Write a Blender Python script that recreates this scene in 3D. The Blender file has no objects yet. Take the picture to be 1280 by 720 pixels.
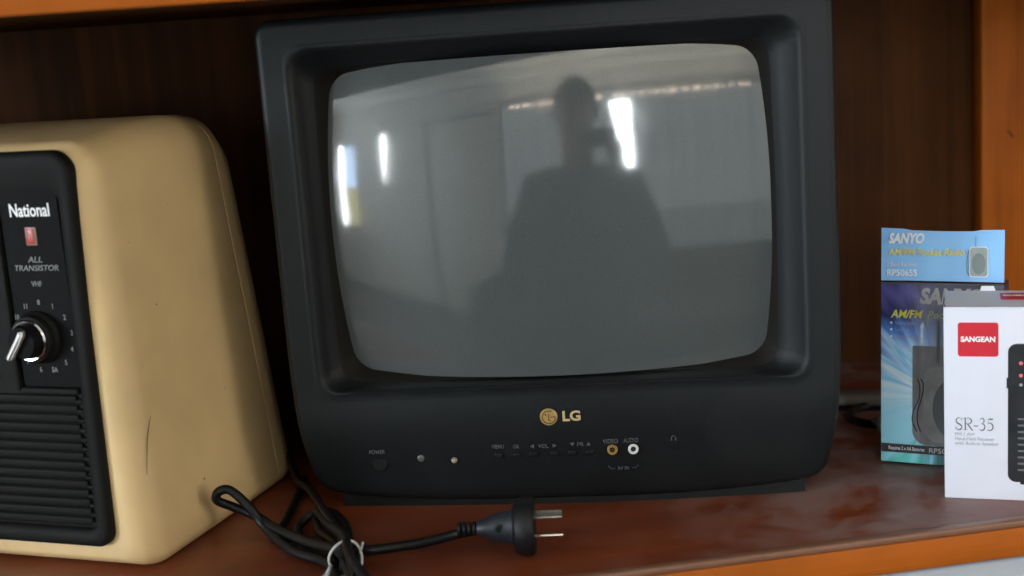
import bpy, bmesh, math, random
from math import sin, cos, pi, radians, sqrt
from mathutils import Vector, Matrix
random.seed(4)
scene = bpy.context.scene
COL = scene.collection

# ------------------------------------------------------------------ camera
def camera_axes(yaw, pitch, roll):
    f = Vector((sin(yaw)*cos(pitch), cos(yaw)*cos(pitch), -sin(pitch)))
    r = Vector((cos(yaw), -sin(yaw), 0)); u = r.cross(f)
    return r*cos(roll)-u*sin(roll), u*cos(roll)+r*sin(roll), f
CAM = Vector((-0.14516, -0.82484, 0.31610))
r_, u_, f_ = camera_axes(0.142287, 0.192029, 0.071272)
cd = bpy.data.cameras.new('camera'); cam = bpy.data.objects.new('camera', cd); COL.objects.link(cam)
M3 = Matrix((r_, u_, -f_)).transposed()
cam.matrix_world = Matrix.Translation(CAM) @ M3.to_4x4()
cd.sensor_width = 36; cd.lens = 1653.5/1280*36; cd.clip_start = .01; cd.clip_end = 60
cd.dof.use_dof = True; cd.dof.focus_distance = .88; cd.dof.aperture_fstop = 4.5
scene.camera = cam

# ------------------------------------------------------------------ world, exposure
w = bpy.data.worlds.new('World'); scene.world = w; w.use_nodes = True
bg = w.node_tree.nodes['Background']; bg.inputs[0].default_value = (.55, .62, .75, 1); bg.inputs[1].default_value = .3
vs = scene.view_settings
vs.view_transform = 'Standard'; vs.look = 'None'; vs.gamma = 1; vs.exposure = -0.08
try: vs.use_curve_mapping = False
except Exception: pass

# daylight of the curtained window behind the photographer, plus two added side lamps
def area_lamp(name, loc, size, energy, aim, color=(.86, .93, 1)):
    d = bpy.data.lights.new(name, 'AREA'); d.shape = 'RECTANGLE'; d.size, d.size_y = size
    d.energy = energy; d.color = color
    o = bpy.data.objects.new(name, d); COL.objects.link(o); o.location = loc
    o.rotation_euler = (Vector(aim)-Vector(loc)).to_track_quat('-Z', 'Y').to_euler()
    return o
area_lamp('daylight_through_curtains', (-.12, -2.52, .32), (2.36, .92), 5.6, (-.12, 0, .32), (.85, .94, 1))
area_lamp('daylight_through_curtains', (-.12, -2.52, -.34), (2.36, .40), 1.2, (-.12, 0, -.34), (.85, .94, 1))
area_lamp('daylight_over_rail', (-.20, -2.50, .87), (2.3, .10), 9, (-.20, -2.5005, 1.9), (1, .93, .80))
area_lamp('added_lamp_right', (2.2, -2.1, .50), (.8, .9), 21, (0.2, -1.6, 1.3), (1, .95, .86))  # added fill lamp, brightens the ceiling and the cream side
area_lamp('added_lamp_left', (-4.2, -1.45, .42), (1.0, .9), 115, (-.5, -1.0, 1.3), (.78, .90, 1))  # added lamp beyond the screen's reflected view, brightens left-facing surfaces

# ------------------------------------------------------------------ materials
def new_mat(name):
    m = bpy.data.materials.new(name); m.use_nodes = True
    return m, m.node_tree, m.node_tree.nodes['Principled BSDF']
def N(nt, t, **kw):
    n = nt.nodes.new(t)
    for k, v in kw.items(): setattr(n, k, v)
    return n
def mat(name, col, rough=.5, metal=0, var=.12, vscale=30, bump=0, bscale=800, spec=.5, coat=0, stretch=(1, 1, 1), ior=None, dist=.0006):
    m, nt, b = new_mat(name); L = nt.links
    tc = N(nt, 'ShaderNodeTexCoord'); mp = N(nt, 'ShaderNodeMapping'); mp.inputs['Scale'].default_value = stretch
    L.new(tc.outputs['Object'], mp.inputs[0])
    no = N(nt, 'ShaderNodeTexNoise'); no.inputs['Scale'].default_value = vscale; no.inputs['Detail'].default_value = 5
    L.new(mp.outputs[0], no.inputs['Vector'])
    cr = N(nt, 'ShaderNodeValToRGB'); c = Vector(col)
    cr.color_ramp.elements[0].position = .3; cr.color_ramp.elements[1].position = .7
    cr.color_ramp.elements[0].color = (*[max(0, x*(1-var)) for x in c], 1)
    cr.color_ramp.elements[1].color = (*[min(1, x*(1+var)) for x in c], 1)
    L.new(no.outputs['Fac'], cr.inputs[0]); L.new(cr.outputs[0], b.inputs['Base Color'])
    b.inputs['Roughness'].default_value = rough; b.inputs['Metallic'].default_value = metal
    b.inputs['Specular IOR Level'].default_value = spec; b.inputs['Coat Weight'].default_value = coat
    if ior: b.inputs['IOR'].default_value = ior
    mr = N(nt, 'ShaderNodeMapRange'); mr.inputs['To Min'].default_value = rough*.85; mr.inputs['To Max'].default_value = min(1, rough*1.2)
    L.new(no.outputs['Fac'], mr.inputs['Value']); L.new(mr.outputs[0], b.inputs['Roughness'])
    if bump:
        n2 = N(nt, 'ShaderNodeTexNoise'); n2.inputs['Scale'].default_value = bscale; n2.inputs['Detail'].default_value = 2
        L.new(mp.outputs[0], n2.inputs['Vector'])
        bp = N(nt, 'ShaderNodeBump'); bp.inputs['Strength'].default_value = bump; bp.inputs['Distance'].default_value = dist
        L.new(n2.outputs['Fac'], bp.inputs['Height']); L.new(bp.outputs[0], b.inputs['Normal'])
    return m
def wood(name, c1, c2, rough, axis='X', scale=1., dust=0, coat=.2, spec=.5):
    """long grain along axis; dust: greyish worn patches"""
    m, nt, b = new_mat(name); L = nt.links
    tc = N(nt, 'ShaderNodeTexCoord'); mp = N(nt, 'ShaderNodeMapping')
    s = {'X': (2, 34, 34), 'Z': (60, 60, 2.2), 'Y': (34, 2, 34)}[axis]
    mp.inputs['Scale'].default_value = tuple(x*scale for x in s); L.new(tc.outputs['Object'], mp.inputs[0])
    n1 = N(nt, 'ShaderNodeTexNoise'); n1.inputs['Scale'].default_value = 1.2; n1.inputs['Detail'].default_value = 9; n1.inputs['Distortion'].default_value = .6
    L.new(mp.outputs[0], n1.inputs['Vector'])
    n2 = N(nt, 'ShaderNodeTexNoise'); n2.inputs['Scale'].default_value = 9; n2.inputs['Detail'].default_value = 6
    L.new(tc.outputs['Object'], n2.inputs['Vector'])
    cr = N(nt, 'ShaderNodeValToRGB'); cr.color_ramp.elements[0].position = .3; cr.color_ramp.elements[1].position = .72
    cr.color_ramp.elements[0].color = (*c1, 1); cr.color_ramp.elements[1].color = (*c2, 1)
    ad = N(nt, 'ShaderNodeMath', operation='ADD'); mu = N(nt, 'ShaderNodeMath', operation='MULTIPLY'); mu.inputs[1].default_value = .55
    mu2 = N(nt, 'ShaderNodeMath', operation='MULTIPLY'); mu2.inputs[1].default_value = .45
    L.new(n1.outputs['Fac'], mu.inputs[0]); L.new(n2.outputs['Fac'], mu2.inputs[0]); L.new(mu.outputs[0], ad.inputs[0]); L.new(mu2.outputs[0], ad.inputs[1])
    L.new(ad.outputs[0], cr.inputs[0]); out = cr.outputs[0]
    b.inputs['Roughness'].default_value = rough
    if dust:
        n3 = N(nt, 'ShaderNodeTexNoise'); n3.inputs['Scale'].default_value = 19; n3.inputs['Detail'].default_value = 10; n3.inputs['Roughness'].default_value = .68; n3.inputs['Distortion'].default_value = .2
        L.new(tc.outputs['Object'], n3.inputs['Vector'])
        r3 = N(nt, 'ShaderNodeValToRGB'); r3.color_ramp.elements[0].position = .40; r3.color_ramp.elements[1].position = .60
        L.new(n3.outputs['Fac'], r3.inputs[0])
        sx = N(nt, 'ShaderNodeSeparateXYZ'); L.new(tc.outputs['Object'], sx.inputs[0])
        gx = N(nt, 'ShaderNodeMapRange'); gx.inputs['From Min'].default_value = .04; gx.inputs['From Max'].default_value = .2; gx.inputs['To Min'].default_value = .12
        L.new(sx.outputs['X'], gx.inputs['Value'])
        mm = N(nt, 'ShaderNodeMath', operation='MULTIPLY'); L.new(r3.outputs[0], mm.inputs[0]); L.new(gx.outputs[0], mm.inputs[1])
        m3 = N(nt, 'ShaderNodeMath', operation='MULTIPLY'); m3.inputs[1].default_value = dust; L.new(mm.outputs[0], m3.inputs[0])
        mx = N(nt, 'ShaderNodeMixRGB'); mx.inputs[2].default_value = (.27, .20, .185, 1)
        L.new(m3.outputs[0], mx.inputs[0]); L.new(out, mx.inputs[1]); out = mx.outputs[0]
        rr = N(nt, 'ShaderNodeMapRange'); rr.inputs['To Min'].default_value = rough; rr.inputs['To Max'].default_value = .7
        L.new(m3.outputs[0], rr.inputs['Value']); L.new(rr.outputs[0], b.inputs['Roughness'])
    L.new(out, b.inputs['Base Color'])
    bp = N(nt, 'ShaderNodeBump'); bp.inputs['Strength'].default_value = .12; bp.inputs['Distance'].default_value = .0006
    L.new(n1.outputs['Fac'], bp.inputs['Height']); L.new(bp.outputs[0], b.inputs['Normal'])
    b.inputs['Coat Weight'].default_value = coat; b.inputs['Coat Roughness'].default_value = .25; b.inputs['Specular IOR Level'].default_value = spec
    return m
def emit(name, col, s):
    m, nt, b = new_mat(name)
    b.inputs['Base Color'].default_value = (0, 0, 0, 1); b.inputs['Emission Color'].default_value = (*col, 1); b.inputs['Emission Strength'].default_value = s
    return m

M_tv = mat('charcoal_plastic', (.0078, .0093, .0103), .42, spec=.26, bump=.35, bscale=1500, var=.08)
M_tvdark = mat('black_plastic', (.006, .0062, .0065), .5, bump=.15, spec=.2)
M_gasket = mat('brown_black_rubber', (.009, .0075, .006), .6, spec=.15)
M_label = mat('grey_print', (.24, .25, .25), .6, var=.2, vscale=400)
M_label2 = mat('faint_grey_print', (.085, .09, .095), .6, var=.3, vscale=400)
M_gold = mat('gold_foil', (.80, .52, .20), .32, metal=.7, var=.1)
M_goldlet = mat('gold_letter', (.88, .66, .34), .3, metal=.5)
M_darkgold = mat('dark_gold', (.18, .10, .03), .4, metal=.4)
M_brass = mat('brass_jack', (.75, .45, .13), .3, metal=.7)
M_white = mat('white_plastic', (.75, .75, .73), .4)
M_black = mat('matt_black', (.008, .008, .008), .6)
M_cream = mat('cream_plastic', (.74, .52, .255), .55, var=.10, vscale=14, bump=.12, bscale=900)
M_panel = mat('black_panel_plastic', (.008, .0077, .007), .6, spec=.14, bump=.15, bscale=1200)
M_plate = mat('black_plate', (.0055, .0053, .0055), .6, spec=.08, var=.15)
M_chrome = mat('chrome', (.75, .74, .72), .12, metal=1, var=.02)
M_silver = mat('brushed_silver', (.62, .60, .57), .35, metal=.6)
M_red = mat('red_badge_print', (.50, .06, .05), .35, var=.25, vscale=300)
M_badge = mat('badge_surround', (.32, .22, .18), .35)
M_cord = mat('black_cord', (.006, .006, .007), .42, spec=.3, bump=.1)
M_plug = mat('plug_grip', (.016, .019, .026), .4, spec=.35)
M_pin = mat('pin_metal', (.75, .70, .60), .25, metal=.9)
M_tie = mat('white_tie', (.62, .62, .60), .45)
M_card = mat('white_card', (.74, .745, .84), .5, var=.012, vscale=60)
M_cardedge = mat('card_edge', (.55, .52, .48), .8)
M_redlogo = mat('red_print', (.62, .018, .035), .42, var=.05)
M_whiteprint = mat('white_print', (.93, .93, .95), .5)
M_greyprint = mat('light_grey_print', (.42, .44, .48), .6)
M_darkprint = mat('dark_grey_print', (.16, .16, .17), .6)
M_radioblack = mat('black_radio_print', (.016, .017, .020), .4, var=.3, vscale=90)
M_yellow = mat('yellow_print', (.72, .66, .09), .5)
M_yellowlt = mat('pale_yellow_print', (.85, .72, .22), .5)
M_silverprint = mat('silver_print', (.42, .42, .42), .45, var=.15, vscale=60)
M_greyradio = mat('grey_radio_print', (.20, .20, .195), .45, var=.25, vscale=60)
M_darkradio = mat('dark_radio_print', (.07, .075, .08), .45)
M_paleradio = mat('pale_radio_print', (.33, .38, .38), .5, var=.12, vscale=200)
M_header = mat('sky_blue_print', (.25, .54, 1.0), .42, var=.12, vscale=18)
M_junk = mat('grey_plastic', (.17, .16, .145), .6, var=.2)
M_shelf = wood('varnished_shelf', (.100, .016, .004), (.27, .056, .012), .32, 'X', dust=.85, coat=.08, spec=.4)
M_fascia = wood('orange_fascia', (.26, .062, .006), (.60, .150, .016), .45, 'X', coat=0, spec=.15)
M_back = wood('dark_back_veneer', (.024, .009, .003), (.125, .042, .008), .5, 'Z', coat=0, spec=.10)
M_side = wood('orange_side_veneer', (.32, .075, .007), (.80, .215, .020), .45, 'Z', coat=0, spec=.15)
M_edge = wood('worn_edge', (.14, .05, .025), (.30, .15, .09), .4, 'X')
M_wall = mat('painted_wall', (.72, .70, .66), .8, var=.04, vscale=3)
M_lower = mat('pale_blue_grey_wall', (.45, .47, .52), .7, var=.04, vscale=8)
M_ceil = mat('ceiling_paint', (.88, .86, .80), .85, var=.03, vscale=2)
M_floor = mat('carpet', (.06, .05, .045), .95, bump=.4, bscale=300)
M_curtain = mat('curtain_cloth', (.36, .37, .36), .85, var=.06, vscale=4)
M_frame = mat('window_frame_paint', (.6, .6, .58), .5)
M_day = emit('daylight', (.90, .96, 1.0), 75)
M_daywarm = emit('daylight_slit', (1.0, .80, .62), 24)
M_skyview = emit('daylight_sky_view', (.50, .68, .95), 13)
M_gardenview = emit('daylight_garden_view', (.75, .70, .35), 5)
M_shirt = mat('dark_shirt', (.05, .08, .11), .85, var=.1)
M_skin = mat('skin', (.30, .17, .11), .5, var=.08)
M_hair = mat('dark_hair', (.02, .015, .012), .6, bump=.5, bscale=200)

# CRT face: grey phosphor seen under smooth glass
M_screen, nt, b = new_mat('crt_glass')
tc = N(nt, 'ShaderNodeTexCoord'); no = N(nt, 'ShaderNodeTexNoise'); no.inputs['Scale'].default_value = 1500; no.inputs['Detail'].default_value = 1
nt.links.new(tc.outputs['Object'], no.inputs['Vector'])
cr = N(nt, 'ShaderNodeValToRGB'); cr.color_ramp.elements[0].position = .25; cr.color_ramp.elements[1].position = .75
cr.color_ramp.elements[0].color = (.066, .073, .073, 1); cr.color_ramp.elements[1].color = (.088, .096, .095, 1)
nt.links.new(no.outputs['Fac'], cr.inputs[0]); nt.links.new(cr.outputs[0], b.inputs['Base Color'])
b.inputs['IOR'].default_value = 1.76
sm = N(nt, 'ShaderNodeTexNoise'); sm.inputs['Scale'].default_value = 14; sm.inputs['Detail'].default_value = 6; sm.inputs['Distortion'].default_value = 1.5
nt.links.new(tc.outputs['Object'], sm.inputs['Vector'])
sr = N(nt, 'ShaderNodeMapRange'); sr.inputs['From Min'].default_value = .35; sr.inputs['From Max'].default_value = .7; sr.inputs['To Min'].default_value = .04; sr.inputs['To Max'].default_value = .105
nt.links.new(sm.outputs['Fac'], sr.inputs['Value']); nt.links.new(sr.outputs[0], b.inputs['Roughness'])

# starburst print of the tall carton, in the carton's own metres (x across, z up)
M_burst, nt, b = new_mat('starburst_print'); Lk = nt.links
tc = N(nt, 'ShaderNodeTexCoord'); sp = N(nt, 'ShaderNodeSeparateXYZ'); Lk.new(tc.outputs['Object'], sp.inputs[0])
def mth(op, a, c=None, bb=None):
    n = N(nt, 'ShaderNodeMath', operation=op)
    for i, v in enumerate((a, c, bb)):
        if v is None: continue
        if isinstance(v, (int, float)): n.inputs[i].default_value = v
        else: Lk.new(v, n.inputs[i])
    return n.outputs[0]
dx = mth('SUBTRACT', sp.outputs['X'], .040); dz = mth('SUBTRACT', sp.outputs['Z'], .047)
ang = mth('ARCTAN2', dz, dx)
w1 = N(nt, 'ShaderNodeTexNoise', noise_dimensions='1D'); w1.inputs['Scale'].default_value = 5.5; w1.inputs['Detail'].default_value = 4
Lk.new(ang, w1.inputs['W'])
ramp = N(nt, 'ShaderNodeValToRGB'); e = ramp.color_ramp.elements
e[0].position = 0; e[0].color = (.16, .66, .62, 1); e[1].position = 1; e[1].color = (.010, .010, .015, 1)
for pos, c in ((.10, (.36, .80, .95)), (.26, (.40, .80, 1.0)), (.42, (.74, .90, 1.0)), (.50, (.24, .62, .95)), (.58, (.50, .76, 1.0)), (.68, (.10, .26, .72)), (.78, (.03, .035, .12)), (.88, (.12, .11, .36))):
    q = e.new(pos); q.color = (*c, 1)
hh = mth('MULTIPLY_ADD', w1.outputs['Fac'], .34, mth('DIVIDE', sp.outputs['Z'], .135)); hh = mth('SUBTRACT', hh, .17)
Lk.new(hh, ramp.inputs[0])
blk = mth('MULTIPLY', mth('SUBTRACT', sp.outputs['X'], mth('MULTIPLY_ADD', w1.outputs['Fac'], .03, .010)), 60); 
cl = N(nt, 'ShaderNodeClamp'); Lk.new(blk, cl.inputs[0])
mx = N(nt, 'ShaderNodeMixRGB'); mx.inputs[2].default_value = (.035, .035, .05, 1)
Lk.new(mth('MULTIPLY', cl.outputs[0], .8), mx.inputs[0]); Lk.new(ramp.outputs[0], mx.inputs[1]); Lk.new(mx.outputs[0], b.inputs['Base Color'])
b.inputs['Roughness'].default_value = .33; b.inputs['Coat Weight'].default_value = .2

# ------------------------------------------------------------------ helpers
def link(name, me, material, parent=None):
    o = bpy.data.objects.new(name, me); COL.objects.link(o)
    if material is not None and len(me.materials) == 0: me.materials.append(material)
    if parent is not None: o.parent = parent
    return o
def smooth(me, angle=40):
    for p in me.polygons: p.use_smooth = True
    try: me.set_sharp_from_angle(angle=radians(angle))
    except Exception: pass
def mesh(name, V, F, material, parent=None, sm=True, ang=40):
    me = bpy.data.meshes.new(name); me.from_pydata([tuple(v) for v in V], [], F); me.update()
    bm = bmesh.new(); bm.from_mesh(me); bmesh.ops.recalc_face_normals(bm, faces=bm.faces); bm.to_mesh(me); bm.free()
    if sm: smooth(me, ang)
    return link(name, me, material, parent)
def thing(name, label, cat, loc=(0, 0, 0), rot=(0, 0, 0), group=None):
    o = bpy.data.objects.new(name, None); COL.objects.link(o); o.location = loc; o.rotation_euler = rot
    o.empty_display_size = .02
    return tag(o, label, cat, group)
def tag(o, label=None, cat=None, group=None, kind=None):
    for k, v in (('label', label), ('category', cat), ('group', group), ('kind', kind)):
        if v: o[k] = v
    return o
def box(name, lo, hi, material, parent=None, bev=.001, seg=2):
    bm = bmesh.new(); bmesh.ops.create_cube(bm, size=1)
    for v in bm.verts:
        v.co = Vector([lo[i]+(hi[i]-lo[i])*(v.co[i]+.5) for i in range(3)])
    if bev: bmesh.ops.bevel(bm, geom=list(bm.edges), offset=bev, segments=seg, affect='EDGES', profile=.5)
    me = bpy.data.meshes.new(name); bm.to_mesh(me); bm.free(); smooth(me, 50)
    return link(name, me, material, parent)
def rrect(x0, x1, z0, z1, rt, rb, nc=7, ne=14, bow=(0, 0, 0, 0)):
    """closed outline; bow = outward bulge of bottom,right,top,left sides"""
    P = []
    xc, zc = (x0+x1)/2, (z0+z1)/2
    def arc(cx, cz, r, a0):
        for i in range(nc+1):
            a = a0+pi/2*i/nc; P.append([cx+r*cos(a), cz+r*sin(a)])
    def seg(a, c):
        for i in range(1, ne): t = i/ne; P.append([a[0]+(c[0]-a[0])*t, a[1]+(c[1]-a[1])*t])
    arc(x0+rb, z0+rb, rb, pi); seg((x0+rb, z0), (x1-rb, z0))
    arc(x1-rb, z0+rb, rb, -pi/2); seg((x1, z0+rb), (x1, z1-rt))
    arc(x1-rt, z1-rt, rt, 0); seg((x1-rt, z1), (x0+rt, z1))
    arc(x0+rt, z1-rt, rt, pi/2); seg((x0, z1-rt), (x0, z0+rb))
    hx, hz = (x1-x0)/2, (z1-z0)/2
    for p in P:
        u, v = (p[0]-xc)/hx, (p[1]-zc)/hz
        bx = (bow[1] if u > 0 else bow[3])*max(0, 1-v*v)*abs(u)**3; bz = (bow[2] if v > 0 else bow[0])*max(0, 1-u*u)*abs(v)**3
        p[0] += bx*(1 if u > 0 else -1); p[1] += bz*(1 if v > 0 else -1)
    return P
def loft(name, rings, material, parent=None, cap0=False, cap1=False, fn=None, ang=40):
    n = len(rings[0]); V = []; F = []
    for r in rings:
        for q in r: V.append(fn(*q) if fn else q)
    for k in range(len(rings)-1):
        for i in range(n):
            j = (i+1) % n; F.append((k*n+i, k*n+j, (k+1)*n+j, (k+1)*n+i))
    if cap0: F.append(tuple(range(n))[::-1])
    if cap1: F.append(tuple((len(rings)-1)*n+i for i in range(n)))
    return mesh(name, V, F, material, parent, ang=ang)
def ring(P, y): return [(p[0], y, p[1]) for p in P]
def catmull(P, m=8):
    P = [Vector(p) for p in P]; Q = [P[0]*2-P[1]]+P+[P[-1]*2-P[-2]]; out = []
    for i in range(1, len(Q)-2):
        a, b_, c, d = Q[i-1:i+3]
        for k in range(m):
            t = k/m
            out.append(.5*((2*b_)+(c-a)*t+(2*a-5*b_+4*c-d)*t*t+(3*b_-a-3*c+d)*t**3))
    out.append(P[-1]); return out
def tube(name, P, r, material, parent=None, nseg=10, m=8, taper=None, flat=1.):
    P = catmull(P, m) if m > 1 else [Vector(p) for p in P]
    V = []; F = []; up = None
    for i, p in enumerate(P):
        t = (P[min(i+1, len(P)-1)]-P[max(i-1, 0)]).normalized()
        if up is None: up = t.cross(Vector((0, 0, 1)) if abs(t.z) < .9 else Vector((1, 0, 0))).normalized()
        up = (up-t*up.dot(t)).normalized(); s = t.cross(up)
        rr = r if taper is None else r*taper(i/(len(P)-1))
        for k in range(nseg):
            a = 2*pi*k/nseg; V.append(p+up*rr*cos(a)+s*rr*flat*sin(a))
    for i in range(len(P)-1):
        for k in range(nseg):
            j = (k+1) % nseg; F.append((i*nseg+k, i*nseg+j, (i+1)*nseg+j, (i+1)*nseg+k))
    F.append(tuple(range(nseg))[::-1]); F.append(tuple((len(P)-1)*nseg+k for k in range(nseg)))
    return mesh(name, V, F, material, parent, ang=60)
def lathe(name, prof, c, material, parent=None, n=32, axis='Y', sm=35):
    """prof: (r, h) h along -axis Y (towards the viewer) or +Z / +X"""
    V = []; F = []
    for r, h in prof:
        for k in range(n):
            a = 2*pi*k/n
            if axis == 'Y': V.append((c[0]+r*cos(a), c[1]-h, c[2]+r*sin(a)))
            elif axis == 'Z': V.append((c[0]+r*cos(a), c[1]+r*sin(a), c[2]+h))
            else: V.append((c[0]+h, c[1]+r*cos(a), c[2]+r*sin(a)))
    for i in range(len(prof)-1):
        for k in range(n):
            j = (k+1) % n; F.append((i*n+k, i*n+j, (i+1)*n+j, (i+1)*n+k))
    if prof[0][0] > 1e-6: F.append(tuple(range(n))[::-1])
    if prof[-1][0] > 1e-6: F.append(tuple((len(prof)-1)*n+k for k in range(n)))
    return mesh(name, V, F, material, parent, ang=sm)
def plate(name, P, y, th, material, parent=None, fn=None):
    """outline P (x,z) as a thin slab from y to y-th"""
    n = len(P); V = [(p[0], y, p[1]) for p in P]+[(p[0], y-th, p[1]) for p in P]
    if fn: V = [fn(*v) for v in V]
    F = [tuple(range(n)), tuple(range(2*n-1, n-1, -1))]+[(i, (i+1) % n, n+(i+1) % n, n+i) for i in range(n)]
    return mesh(name, V, F, material, parent, ang=30)
def text(name, s, x, y, z, size, material, parent, align='CENTER', shear=0, bold=0, width=1., depth=.0002, tilt=0, space=1., rotz=0, flatup=False, target=None):
    c = bpy.data.curves.new(name, 'FONT'); c.body = s; c.size = 1; c.align_x = align; c.align_y = 'CENTER'
    c.shear = shear; c.offset = bold; c.space_character = space; c.resolution_u = 3; c.fill_mode = 'BOTH'
    t = bpy.data.objects.new(name, c); COL.objects.link(t)
    dg = bpy.context.evaluated_depsgraph_get(); me = bpy.data.meshes.new_from_object(t.evaluated_get(dg))
    bpy.data.objects.remove(t); 
    xs = [v.co.x for v in me.vertices]; wd = (max(xs)-min(xs)) or 1
    kx = size*width
    if target: kx = target/wd
    bm = bmesh.new(); bm.from_mesh(me)
    ex = bmesh.ops.extrude_face_region(bm, geom=list(bm.faces))
    for v in [g for g in ex['geom'] if isinstance(g, bmesh.types.BMVert)]: v.co.z -= depth
    bmesh.ops.recalc_face_normals(bm, faces=bm.faces)
    for v in bm.verts:
        if flatup: q = Vector((v.co.x*kx, v.co.y*size, v.co.z))
        else: q = Vector((v.co.x*kx, -v.co.z*1.0, v.co.y*size))
        if tilt: q = Matrix.Rotation(tilt, 3, 'X') @ q
        if rotz: q = Matrix.Rotation(rotz, 3, 'Z') @ q
        v.co = q+Vector((x, y, z))
    for f in bm.faces: f.smooth = False
    bm.to_mesh(me); bm.free(); me.materials.clear()
    return link(name, me, material, parent)

# ================================================================== THE ROOM
SH = -1.25        # floor level below the shelf top
tag(box('floor', (-4.6, -3.0, SH-.1), (2.6, .8, SH), M_floor, bev=0), kind='structure')
tag(box('ceiling', (-4.6, -3.0, 1.15), (2.6, .8, 1.25), M_ceil, bev=0), kind='structure')
tag(box('wall_behind_shelf', (-4.6, .40, SH), (2.6, .5, 1.15), M_wall, bev=0), kind='structure')
tag(box('wall_right', (2.4, -2.6, SH), (2.5, .40, 1.15), M_wall, bev=0), kind='structure')
tag(box('wall_left', (-4.4, -2.6, SH), (-4.3, .40, 1.15), M_wall, bev=0), kind='structure')
tag(box('wall_with_windows', (-4.4, -2.8, SH), (2.5, -2.68, 1.15), M_wall, bev=0), kind='structure')

# unseen windows, added only to frame the two side lamps
for nm, wx, wy, lb in (('window', -4.29, -1.45, 'unseen window added around the left lamp'), ('window', 2.39, -2.08, 'unseen window added around the right lamp')):
    sg = 1 if wx < 0 else -1
    g_ = thing(nm, lb, 'window', (wx, wy, -.08), (0, 0, -pi/2*sg))
    for a, c in (((-.56, -.02, -.05), (.56, .03, 0)), ((-.56, -.02, 1.0), (.56, .03, 1.05)), ((-.56, -.02, 0), (-.51, .03, 1.0)), ((.51, -.02, 0), (.56, .03, 1.0))): box('window_frame', a, c, M_frame, g_, .004)
    box('pane', (-.51, -.012, 0), (.51, -.008, 1.0), M_frame, g_, 0)
# cornice and door frame on the window wall
tag(box('cornice', (-4.3, -2.68, 1.06), (2.4, -2.60, 1.15), M_ceil, bev=.02), kind='structure')
d = thing('interior_door', 'grey interior door in a pale frame between the curtained windows, reflected in the screen', 'door', (-1.85, -2.66, SH))
box('door_leaf', (-.40, -.01, 0), (.40, .03, 2.0), M_wall, d, .004)
box('door_frame', (-.47, -.012, 0), (-.41, .045, 2.06), M_frame, d, .004)
box('door_frame', (.41, -.012, 0), (.47, .045, 2.06), M_frame, d, .004)
box('door_frame', (-.41, -.012, 2.01), (.41, .045, 2.06), M_frame, d, .004)
lathe('door_handle', [(.025, 0), (.025, .02), (.012, .03), (.022, .06), (.0, .07)], (.33, .028, 1.0), M_chrome, d)

def curtain(x0, x1, z0, z1, label, taper=0.):
    n = max(10, int((x1-x0)*60)); V = []; F = []
    for i in range(n+1):
        t = i/n
        for k in range(9):
            s = k/8; x = x0+(x1-x0)*t + taper*s*(t if taper > 0 else 1-t)
            V.append((x, -2.58+.022*sin(t*n*.95)*(1-.2*s)+.006*sin(t*31+s*3), z1+(z0-z1)*s))
    for i in range(n):
        for k in range(8): a = i*9+k; F.append((a, a+9, a+10, a+1))
    o = mesh('curtain', V, F, M_curtain)
    md = o.modifiers.new('thickness', 'SOLIDIFY'); md.thickness = .002
    return tag(o, label, 'curtain', 'grey curtains over the windows behind the photographer')
# big window behind the photographer: daylight through the gap of the curtains
g = thing('window', 'wide window behind the photographer, bright in the gap between grey curtains', 'window', (-.25, -2.66, -.45))
box('pane', (-.95, -.012, 0), (1.05, -.008, 1.22), M_frame, g, 0)
for x0, x1, z0, z1 in ((-.105, .050, .72, 1.20),):
    V = [(-.115, 0, 1.20), (.045, 0, 1.20), (.085, 0, .40), (.060, 0, .40)]
    mesh('daylight_gap', V, [(0, 1, 2, 3)], M_day, g, sm=False)
mesh('daylight_gap', [(.155, 0, .60), (.19, 0, .60), (.15, 0, .20), (.115, 0, .20)], [(0, 1, 2, 3)], M_skyview, g, sm=False)
box('window_frame', (-1.0, -.02, -.05), (1.1, .004, 0), M_frame, g, .004)
box('window_frame', (-1.0, -.02, 1.29), (1.1, .004, 1.33), M_frame, g, .004)
curtain(-1.30, -.375, -1.1, .775, 'left grey curtain of the wide window behind the photographer', taper=.02)
curtain(-.195, .85, -1.1, .775, 'right grey curtain of the wide window behind the photographer')
# light slipping over the pleats
x = -1.25
while x < .78:
    wd = random.uniform(.025, .06)
    if random.random() < .93 and not (-.42 < x < -.36):
        h = random.uniform(.008, .018)
        mesh('daylight_slit', [(x+.25, .06, 1.262-h/2-.02), (x+wd+.25, .06, 1.262-h/2-.02), (x+wd+.25, .06, 1.262+h/2-.02), (x+.25, .06, 1.262+h/2-.02)], [(0, 1, 2, 3)], M_daywarm, g, sm=False)
    x += wd+random.uniform(.022, .045)
rail = tag(tube('curtain_rail', [(-1.35, -2.585, .832), (.9, -2.585, .832)], .010, M_frame, m=1), 'thin rail carrying the grey curtains behind the photographer', 'curtain rail')
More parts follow.
